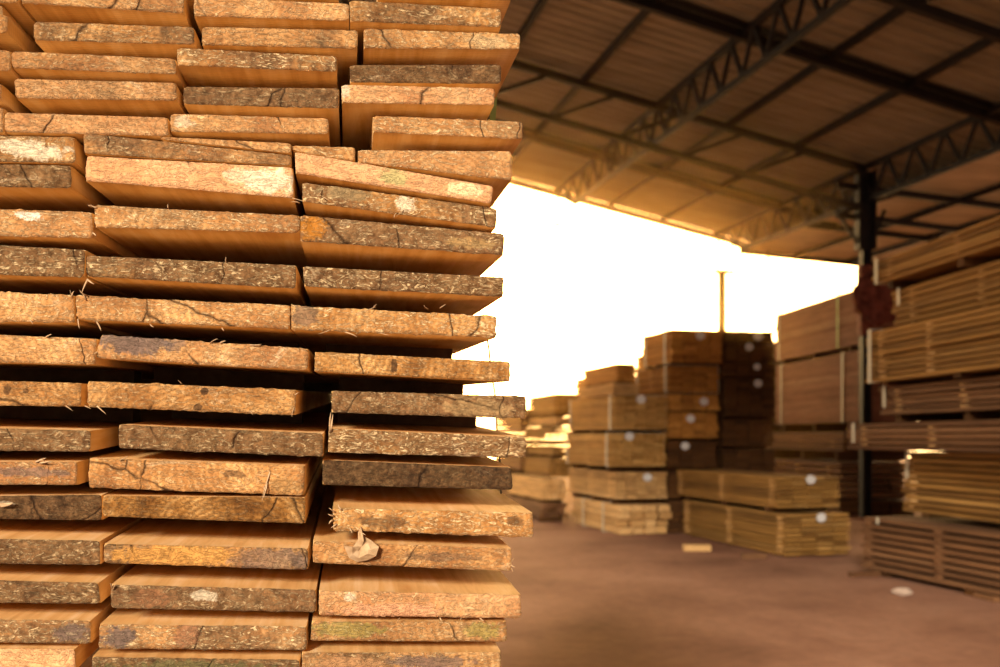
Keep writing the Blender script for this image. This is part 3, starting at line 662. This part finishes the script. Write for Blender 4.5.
# S3
Y3 = 15.45
for (xc, yt, yb, xr, mat, lab, kw) in [
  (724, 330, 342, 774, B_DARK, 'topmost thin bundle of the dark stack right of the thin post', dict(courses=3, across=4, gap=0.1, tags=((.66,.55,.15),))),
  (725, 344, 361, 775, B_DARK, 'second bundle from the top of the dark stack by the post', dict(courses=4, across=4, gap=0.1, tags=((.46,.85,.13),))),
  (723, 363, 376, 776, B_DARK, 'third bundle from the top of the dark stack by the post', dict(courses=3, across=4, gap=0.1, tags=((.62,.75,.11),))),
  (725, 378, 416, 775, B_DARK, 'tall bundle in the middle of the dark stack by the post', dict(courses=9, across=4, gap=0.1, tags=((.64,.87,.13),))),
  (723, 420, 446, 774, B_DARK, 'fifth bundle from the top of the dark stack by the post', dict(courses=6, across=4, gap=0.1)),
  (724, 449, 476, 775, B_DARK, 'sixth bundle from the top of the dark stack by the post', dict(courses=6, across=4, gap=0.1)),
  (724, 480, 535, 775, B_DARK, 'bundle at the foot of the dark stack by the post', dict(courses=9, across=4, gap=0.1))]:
    stack_bundle(xc, Y3, yt, yb, 2.3, xr, mat, lab, **kw)
# S4: two olive bundles in the aisle
stack_bundle(784, 12.15, 513, 556, 3.0, 850, B_OLIVE, 'lower olive bundle standing in the aisle, white tag on its end', courses=9, across=4, gap=0.36, tags=((.54,.88,.12),), sticks=(.04, .5, .96))
stack_bundle(776, 12.2, 476, 508, 3.0, 840, B_OLIVE, 'upper olive bundle standing in the aisle, white tag on its end', courses=7, across=4, gap=0.3, tags=((.52,.88,.12),), sticks=(.04, .5, .96))
# S0: far-left stack
Y0_ = 17.8
for (xc, yt, yb, xr, L, mat, lab) in [
  (555, 393, 413.5, 578, 1.8, B_OLIVE, 'topmost bundle of the small far stack beside the near pile'),
  (556, 416.5, 424, 577, 1.8, B_PALE, 'thin second bundle of the small far stack beside the near pile'),
  (552, 426, 443, 576, 1.9, B_OLIVE, 'third bundle of the small far stack beside the near pile'),
  (553, 445.5, 455, 574, 1.8, B_OLIVE, 'fourth bundle of the small far stack beside the near pile'),
  (549, 458, 477, 573, 1.8, B_OLIVE, 'fifth bundle of the small far stack beside the near pile')]:
    stack_bundle(xc, Y0_, yt, yb, L, xr, mat, lab, courses=max(2, int((yb-yt)/4)), across=4, gap=0.12)
stack_bundle(541, 17.2, 479, 500, 2.4, 566, B_PALE, 'wide pale bundle low in the small far stack', courses=3, across=4, gap=0.05, jit=0.04)
stack_bundle(541, 17.2, 503, 519, 2.4, 566, B_BROWN, 'brown bundle on the floor under the small far stack', courses=3, across=4, gap=0.05, jit=0.04)
stack_bundle(520, 19.5, 408, 470, 2.2, 545, B_BROWN, 'brown bundle far behind, half hidden by the near pile', courses=10, across=4, gap=0.12)
stack_bundle(520, 19.5, 474, 512, 2.2, 545, B_BROWN, 'brown bundle on the floor far behind the near pile', courses=8, across=4, gap=0.12)
# S5: red stack
YW5 = math.atan(100/FPX); dir5 = V((-math.sin(YW5), math.cos(YW5), 0))
def far_bundle(px_far, Yfar, ytop, ybot, L, Wd, mat, label, yaw, **kw):
    far = pix(px_far, ybot, Yfar); H = (ybot-ytop)/FPX*Yfar
    d = V((-math.sin(yaw), math.cos(yaw), 0)); c = far-d*L
    if c.z < 0.01: H += c.z; c.z = 0.01
    return bundle(c, yaw, L, Wd, H, mat, label, **kw)
G5 = 'reddish timber bundles behind the dark column'
far_bundle(775, 22.5, 315, 361, 4.1, 1.4, B_RED, 'topmost reddish bundle left of the column', YW5, courses=14, across=3, gap=0.1, straps=((.93,.06),(.2,.05,GREEN)), group=G5)
far_bundle(775, 22.5, 366, 424.5, 4.1, 1.4, B_RED, 'large reddish bundle under the topmost one, left of the column', YW5, courses=17, across=3, gap=0.06, straps=((.9,.07),(.15,.07)), group=G5)
far_bundle(765, 22.5, 432, 449, 4.0, 1.5, B_BROWN, 'brown bundle beneath the large reddish one', YW5, courses=4, across=3, gap=0.25, group=G5)
far_bundle(762, 22.5, 457, 487, 4.0, 1.5, B_BROWN, 'slatted dark bundle low beneath the reddish ones', YW5, courses=6, across=3, gap=0.35, group=G5)
far_bundle(762, 22.5, 490, 505, 4.0, 1.5, B_DARK, 'bundle on the floor beneath the reddish ones', YW5, courses=4, across=3, gap=0.2, group=G5)
# S6: big stack on the right
G6 = 'bundles of the tall stack at the right'
YA = math.atan(100/FPX)
far_bundle(862, 10.8, 514, 567, 3.2, 1.3, B_BROWN, 'brown bundle on the floor at the right, lowest of the tall stack', math.radians(14.5), courses=8, across=4, gap=0.42, sticks=(.97, .62, .2), straps=((.9,.035,WHITE,.86,.98),), group=G6, stick_mat=B_BROWN, jit=0.02)
far_bundle(904, 10.6, 450, 511, 3.2, 1.2, B_OLIVE, 'golden bulging bundle second from the floor in the tall right stack', math.radians(9.5), courses=10, across=4, gap=0.26, sticks=(.95, .45), straps=((.965,.05,WHITE,.55,1.0),), group=G6, jit=0.025)
far_bundle(846, 11.2, 423, 449, 3.6, 1.3, B_BROWN, 'thin brown bundle third from the floor in the tall right stack', YA, courses=5, across=4, gap=0.24, straps=((.93,.05,WHITE,.25,1.0),), group=G6, jit=0.025)
far_bundle(880, 10.8, 387, 415, 3.2, 1.3, B_BROWN, 'brown bundle fourth from the floor in the tall right stack', YA, courses=6, across=4, gap=0.24, straps=((.95,.05,WHITE,.25,1.0),), group=G6, jit=0.025)
far_bundle(866, 10.8, 332, 383, 3.4, 1.3, B_OLIVE, 'deep golden-brown bundle fifth from the floor in the tall right stack', YA, courses=10, across=4, gap=0.26, straps=((.955,.06),), sticks=(.9, .62, .25), group=G6, jit=0.025)
far_bundle(894, 10.6, 290, 325, 3.2, 1.2, B_OLIVE, 'golden-brown bundle second from the top of the tall right stack', YA, courses=6, across=4, gap=0.2, straps=((.95,.05,WHITE,.5,1.0),), group=G6, jit=0.025)
far_bundle(872, 10.8, 262, 285.5, 3.3, 1.3, B_OLIVE, 'topmost golden-brown bundle of the tall right stack', YA, courses=5, across=4, gap=0.2, straps=((.95,.06),), group=G6, jit=0.025)

# dark stacks added farther back to keep sky light out of the gaps
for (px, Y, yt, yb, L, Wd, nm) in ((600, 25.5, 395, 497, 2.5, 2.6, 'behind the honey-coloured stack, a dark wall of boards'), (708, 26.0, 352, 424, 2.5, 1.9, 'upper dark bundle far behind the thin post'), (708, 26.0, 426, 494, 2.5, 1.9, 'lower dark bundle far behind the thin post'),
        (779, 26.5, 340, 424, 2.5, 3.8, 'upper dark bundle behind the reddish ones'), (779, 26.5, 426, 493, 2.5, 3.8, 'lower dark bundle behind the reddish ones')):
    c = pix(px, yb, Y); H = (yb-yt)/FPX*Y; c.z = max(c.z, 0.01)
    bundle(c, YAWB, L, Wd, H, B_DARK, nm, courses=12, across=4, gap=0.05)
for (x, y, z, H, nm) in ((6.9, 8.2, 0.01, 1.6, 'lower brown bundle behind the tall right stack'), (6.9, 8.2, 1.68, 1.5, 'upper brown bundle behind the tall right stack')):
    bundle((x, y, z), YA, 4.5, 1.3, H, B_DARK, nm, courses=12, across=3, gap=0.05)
# bearers in the gaps between bundles, coloured dark for the shade there
def inside(p, b, m=0.0):
    q = p-b[1]; ca, sa = math.cos(b[2]), math.sin(b[2]); x, y = q.x*ca+q.y*sa, -q.x*sa+q.y*ca
    return -m < x < b[4]+m and -m < y < b[3]+m
def add_bearers():
    for b in list(ALLB):
        root, c, yaw, L, Wd, H = b; ctr = c+V((math.cos(yaw), math.sin(yaw), 0))*Wd/2+V((-math.sin(yaw), math.cos(yaw), 0))*L/2
        tops = [o[1].z+o[5] for o in ALLB if o[0] is not root and inside(ctr, o) and o[1].z+o[5] < c.z+0.02]
        base = max(tops) if tops else 0.0; g = c.z-base-0.004
        if g < 0.012 or g > 0.5: continue
        for f in (0.1, 0.5, 0.9):
            bm = bmesh.new(); add_box(bm, (Wd/2, f*L, -g/2-0.002), (Wd*0.94, 0.10, g)); link('bearer', mesh_from(bm, 'bearer'), B_DARK, root)

# short blocks lying about
def block(c, s, yaw, label, mat=B_PALE, name='bearer_block', group='wooden bearers under the bundles'):
    bm = bmesh.new(); add_box(bm, (0, 0, s[2]/2), s, bevel=0.006)
    o = link(name, mesh_from(bm, name), mat); o.location = c; o.rotation_euler = (0, 0, yaw); tag(o, label, 'wood block', group); return o
block(pix(697, 551, 1.5*FPX/(551-HY))*1.0, (0.36, 0.12, 0.085), 0.0, 'short pale block on the floor by the aisle bundles')
block((pix(755, 559, 12.0)[0], 12.05, 0), (0.30, 0.10, 0.07), 0.1, 'brown block on the floor under the aisle bundle', B_BROWN)
block((4.72, 9.05, 0), (0.5, 0.3, 0.05), 0.2, 'flat board end in the bottom right corner', B_BROWN)
block((4.0, 10.55, 0), (0.45, 0.09, 0.05), 0.2, 'brown stick jutting out below the right stack', B_BROWN)

# crumpled scrap on the floor
bm = bmesh.new(); bmesh.ops.create_icosphere(bm, subdivisions=3, radius=0.05)
for v_ in bm.verts:
    n_ = noise.noise(v_.co*25)*0.5+noise.noise(v_.co*60)*0.25; v_.co *= 1+n_*0.7; v_.co = V((v_.co.x*1.9, v_.co.y*0.9, v_.co.z*0.75))
zmin = min(v_.co.z for v_ in bm.verts)
for v_ in bm.verts: v_.co.z -= zmin
o = link('paper_scrap', mesh_from(bm, 'paper_scrap'), PAPER); o.location = (pix(903, 596, 1.5*FPX/(596-HY))[0], 1.5*FPX/(596-HY), 0)
tag(o, 'crumpled pale scrap lying on the floor before the right stack', 'scrap')

add_bearers()
# packet beneath the near pile (outside the picture)
low = FO+FR @ face_pt(200, 690, 0)
bundle((low.x-0.80, low.y+0.02, 0.01), math.radians(8.8), 2.2, 1.05, low.z-0.075, B_GOLD, 'strapped bundle carrying the near pile', courses=14, across=5, gap=0.2, straps=())

# ------------------------------------------------------------------ warm haze box added for the golden veil near the opening
def haze(name, lo, hi, dens, col, g):
    bm = bmesh.new(); add_box(bm, tuple((a+b_)/2 for a, b_ in zip(lo, hi)), tuple(b_-a for a, b_ in zip(lo, hi)))
    m = bpy.data.materials.new(name); m.use_nodes = True; t = m.node_tree; t.nodes.clear()
    vs = t.nodes.new('ShaderNodeVolumeScatter'); vs.inputs['Color'].default_value = (*col, 1); vs.inputs['Density'].default_value = dens; vs.inputs['Anisotropy'].default_value = g
    oo = t.nodes.new('ShaderNodeOutputMaterial'); t.links.new(vs.outputs[0], oo.inputs['Volume'])
    return tag(link(name, mesh_from(bm, name), m), kind='structure')
haze('haze', (-9, 13.4, -0.3), (5.0, 23.0, 9), 0.010, (1.0, 0.66, 0.26), 0.86)
# ------------------------------------------------------------------ shed roof
A3 = V((4.08, 1.0, -0.835)); STEP = A3*0.327
Bv = V((0.2385, -0.9711, 0.0))
G0 = pix(555, 191, 23.1)
def rp(k, m, dz=0.0): return G0+STEP*k+Bv*m+V((0, 0, dz))
nrm = STEP.cross(Bv).normalized()
if nrm.z < 0: nrm = -nrm
def corrugated(name, P, ea, eb, La, Lb, pitch=0.24, h=0.035, up=None, mat=None):
    """sheet from P spanning La along ea (ribs run that way) and Lb along eb"""
    bm = bmesh.new(); ea = ea.normalized(); eb = eb.normalized(); up = up or nrm
    prof = []; y = 0.0
    while y < Lb:
        for f, z in ((0, 0), (.45, 0), (.58, 1), (.87, 1)):
            prof.append((y+f*pitch, z*h))
        y += pitch
    rows = []
    for s in (0.0, 1.0):
        rows.append([(bm.verts.new(P+ea*La*s+eb*y+up*(z+0.012)), bm.verts.new(P+ea*La*s+eb*y+up*z)) for y, z in prof])
    for i in range(len(prof)-1):
        for t in (0, 1): bm.faces.new((rows[0][i][t], rows[0][i+1][t], rows[1][i+1][t], rows[1][i][t]))
    for s in (0, 1):
        for i in range(len(prof)-1): bm.faces.new((rows[s][i][0], rows[s][i][1], rows[s][i+1][1], rows[s][i+1][0]))
    return link(name, mesh_from(bm, name), mat or ROOF)
LA = STEP.length*17
o = corrugated('roof_sheet', rp(-13, -0.15, 0.09), STEP, Bv, LA, 35.0)  # unseen near and far-left reaches added to keep sun off the stacks
tag(o, kind='structure')
# lean-to sheet to the right, less steep
A4 = V((4.08, 1.0, -0.22)).normalized()
P4 = rp(3.55, -0.1, -0.16)
up4 = A4.cross(Bv).normalized()
if up4.z < 0: up4 = -up4
o = corrugated('roof_sheet', P4, A4, Bv, 10.0, 34.0, up=up4, mat=ROOF2); tag(o, kind='structure')

def member(bmk, parent, name, mat=STEEL):
    return link(name, mesh_from(bmk, name), mat, parent)
def truss(p0, p1, drop, nweb, label, w=0.07, cat='roof truss', zig='N'):
    p0, p1 = V(p0), V(p1); root = empty('roof_truss', p0); tag(root, label, cat, 'roof trusses of the shed')
    inv = Matrix.Translation(-p0)
    L = p1-p0
    def part(name, a, b_, ww, hh=None):
        bm = bmesh.new(); bar(bm, a-p0, b_-p0, ww, hh or ww); return link(name, mesh_from(bm, name), STEEL, root)
    part('top_chord', p0, p1, w*1.3, w*1.5)
    dn = V((0, 0, -drop))
    cut = 1.5/L.length if zig == 'W' else 0.0
    part('bottom_chord', p0+dn, p0+L*(1-cut)+dn, w*1.2, w*1.3)
    if cut: part('web', p0+L*(1-cut)+dn, p1, w)
    for i in range(nweb+1):
        a = p0+L*(i/nweb)
        if zig == 'N':
            part('web', a, a+dn, w*0.95)
            if i < nweb: part('web', a+dn, p0+L*((i+1)/nweb), w*0.8)
        else:
            if i < nweb:
                b1 = p0+L*((i+.5)/nweb)+dn*min(1.0, (1-(i+.5)/nweb)/cut)
                part('web', a, b1, w*0.85); part('web', b1, p0+L*((i+1)/nweb), w*0.85)
    return root
# trusses and purlins running away from the camera (all at constant height)
truss(rp(0, 35, -.02), rp(0, 0, -.02), 0.62, 51, 'long lattice truss running up from the gable edge left of centre', zig='W', w=0.065)
truss(rp(3, 35, -.02), rp(3, 0, -.02), 0.62, 46, 'long lattice truss running over the dark column at the right', zig='W', w=0.065)
truss(rp(-3, 35, -.02), rp(-3, 0, -.02), 0.50, 51, 'lattice truss hidden above the near pile', zig='W', w=0.065)
for k, nm in ((-10, 'purlin far to the left under the added roof'), (-7, 'purlin under the added left roof, hidden by the near pile'), (-4, 'purlin above the near pile, farthest left'), (-2, 'purlin emerging from behind the top of the near pile'), (-1, 'purlin left of the first lattice truss'), (1, 'first purlin right of the left lattice truss'),
              (2, 'second purlin right of the left lattice truss'), (4, 'edge purlin right of the truss over the column')):
    bm = bmesh.new(); a, b_ = rp(k, 0, 0.03), rp(k, 34.8, 0.03)
    bar(bm, (0, 0, 0), b_-a, 0.075, 0.11)
    o = link('roof_purlin', mesh_from(bm, 'roof_purlin'), STEEL); o.location = a; tag(o, 'dark steel '+nm, 'purlin', 'purlins of the shed roof')
# rafters and cross trusses along the slope
for m, kind, nm in ((0, 'r', 'gable edge'), (3.1, 'r', 'first bay inside the gable'), (9.3, 'r', 'bay nearer than the sloping truss'), (15.5, 'r', 'near top right corner'), (21.7, 'r', 'outside the picture overhead')):
    bm = bmesh.new(); a, b_ = rp(-13, m, -0.05), rp(4.02, m, -0.05)
    bar(bm, (0, 0, 0), b_-a, 0.10, 0.14)
    bar(bm, V((0, -0.11, 0.1)), b_-a+V((0, -0.11, 0.1)), 0.16, 0.01)
    o = link('roof_rafter', mesh_from(bm, 'roof_rafter'), GALV if m == 0 else STEEL); o.location = a; tag(o, 'dark sloping rafter at the '+nm if m != 0 else 'sloping rafter along the open gable edge', 'rafter', 'sloping rafters of the shed roof')
truss(rp(-13, 6.2, -.06), rp(3, 6.2, -.06), 0.74, 18, 'sloping truss ending at the dark column', w=0.085)
truss(rp(-13, 12.4, -.06), rp(3, 12.4, -.06), 0.74, 18, 'sloping truss across the top right of the picture', w=0.085)
truss(rp(-13, 18.6, -.06), rp(3, 18.6, -.06), 0.74, 18, 'sloping truss overhead outside the picture', w=0.085)
# pale strips along the rafters
for m in (6.2, 9.3, 12.4):
    bm = bmesh.new(); a, b_ = rp(-13, m-0.16, 0.05), rp(4, m-0.16, 0.05)
    bar(bm, (0, 0, 0), b_-a, 0.05, 0.03)
    o = link('conduit_strip', mesh_from(bm, 'conduit_strip'), GALV); o.location = a
    tag(o, {6.2: 'pale strip beside the truss that ends at the column', 9.3: 'pale strip beside the middle rafter', 12.4: 'pale strip beside the truss in the top right'}[m], 'strip', 'pale strips under the roof')
# lean-to framing
def lp(a, m, dz=0.0): return P4+A4*a+Bv*m+V((0, 0, dz))
for i, a in enumerate((1.5, 3.0, 4.5, 6.0, 7.5)):
    bm = bmesh.new(); p, q = lp(a, 0, -0.05), lp(a, 23, -0.05); bar(bm, (0, 0, 0), q-p, 0.06, 0.1)
    o = link('roof_purlin', mesh_from(bm, 'roof_purlin'), STEEL); o.location = p
    tag(o, f"dark purlin under the side roof, {['nearest', 'second', 'third', 'fourth', 'farthest'][i]} to the column", 'purlin', 'purlins of the side roof')
for m, nm in ((0.0, 'far edge of the side roof'), (3.1, 'first bay inside the side roof edge')):
    bm = bmesh.new(); p, q = lp(0, m, -0.06), lp(10, m, -0.06); bar(bm, (0, 0, 0), q-p, 0.10, 0.12)
    o = link('roof_rafter', mesh_from(bm, 'roof_rafter'), STEEL); o.location = p; tag(o, 'dark rafter at the '+nm, 'rafter', 'rafters of the side roof')
truss(lp(-1.3, 6.2, -.12), lp(9.5, 6.2, -.12), 0.55, 8, 'truss under the side roof right of the column', w=0.08)
# column with flanges, braces, rusty foot
cx = rp(3, 6.2); colr = empty('steel_column', (cx.x, cx.y, 0)); tag(colr, 'dark steel column with a rust-red sleeve carrying the roof at the right', 'column')
top = cx.z-0.10
bm = bmesh.new()
for x in (-.145, .145): add_box(bm, (x, 0, (top+5.0)/2), (0.03, 0.28, top-5.0))
add_box(bm, (0, 0, (top+5.0)/2), (0.27, 0.03, top-5.0)); link('shaft', mesh_from(bm, 'shaft'), STEEL, colr)
bm = bmesh.new()
for x in (-.07, .07): add_box(bm, (x, 0, 2.5), (0.03, 0.2, 5.0))
add_box(bm, (0, 0, 2.5), (0.12, 0.03, 5.0)); link('lower_shaft', mesh_from(bm, 'lower_shaft'), STEEL, colr)
bm = bmesh.new(); add_box(bm, (0, 0, 4.05), (0.24, 0.24, 1.3), bevel=0.02); o = link('rusty_sleeve', mesh_from(bm, 'rusty_sleeve'), RUST, colr); o['label'] = 'rust-red sleeve on the column'
bm = bmesh.new(); add_box(bm, (0, 0, 0.01), (0.4, 0.4, 0.02)); link('base_plate', mesh_from(bm, 'base_plate'), RUST, colr)
for sx, hz in ((-.55, 1.0), (.36, 0.95)):
    bm = bmesh.new(); bar(bm, (0, 0, top-1.55), (sx, 0, top-0.72), 0.06, 0.06); link('knee_brace', mesh_from(bm, 'knee_brace'), STEEL, colr)
# dark red cloth bunched round the column
bm = bmesh.new(); bmesh.ops.create_icosphere(bm, subdivisions=4, radius=0.5)
for v_ in bm.verts:
    n_ = noise.noise(v_.co*3.0)*0.55+noise.noise(v_.co*8)*0.25; v_.co *= 1+n_*0.8
    v_.co = V((v_.co.x*0.85+0.12, v_.co.y*0.35-0.22, v_.co.z*0.92)) 
o = link('red_cloth', mesh_from(bm, 'red_cloth', True), RAGM); o.location = (cx.x, cx.y-0.17, zof(299, cx.y))
tag(o, 'bunched dark red cloth hanging on the column', 'cloth')

# thin post outside the gable, guy cable and hangers
def gable_at(px):
    # point on the gable line seen at px
    k = (px-500)/FPX; t = (k*G0.y-G0.x)/(STEP.x-k*STEP.y); return G0+STEP*t
gp = gable_at(722); pz = CAMH+(HY-273)/FPX*gp.y
post = empty('post', (gp.x, gp.y, 0)); tag(post, 'thin steel post standing in the opening behind the golden stacks', 'post')
bm = bmesh.new(); tube(bm, [(0, 0, 0), (0, 0, pz)], 0.10, 12); link('shaft', mesh_from(bm, 'shaft'), STEEL, post)
bm = bmesh.new(); add_box(bm, (0, 0, pz+0.03), (0.30, 0.30, 0.06), bevel=0.01); link('cap', mesh_from(bm, 'cap'), STEEL, post)
def wpt(px, py): g = gable_at(px); return V((g.x, g.y, CAMH+(HY-py)/FPX*g.y))
bm = bmesh.new(); tube(bm, [wpt(440, 190), wpt(498, 207), wpt(557, 225), wpt(640, 250), wpt(717, 272)], 0.036, 6)
o = link('cable', mesh_from(bm, 'cable'), WIRE); tag(o, 'thin cable slanting down across the bright opening to the post', 'cable')
bm = bmesh.new(); tube(bm, [wpt(727, 273), wpt(768, 274)], 0.036, 6); o = link('cable', mesh_from(bm, 'cable'), WIRE); tag(o, 'short level cable right of the thin post', 'cable')
for (px, y1, nm) in ((558, 225, 'left end of the slanting cable'), (718, 272, 'left side of the thin post'), (732, 273, 'right side of the thin post'), (768, 274, 'end of the short level cable')):
    g = gable_at(px); bm = bmesh.new(); tube(bm, [V((g.x, g.y, g.z-0.03)), wpt(px, y1)], 0.03, 6)
    o = link('hanger_rod', mesh_from(bm, 'hanger_rod'), WIRE); tag(o, 'thin rod hanging from the roof edge to the '+nm, 'rod', 'hanger rods in the opening')
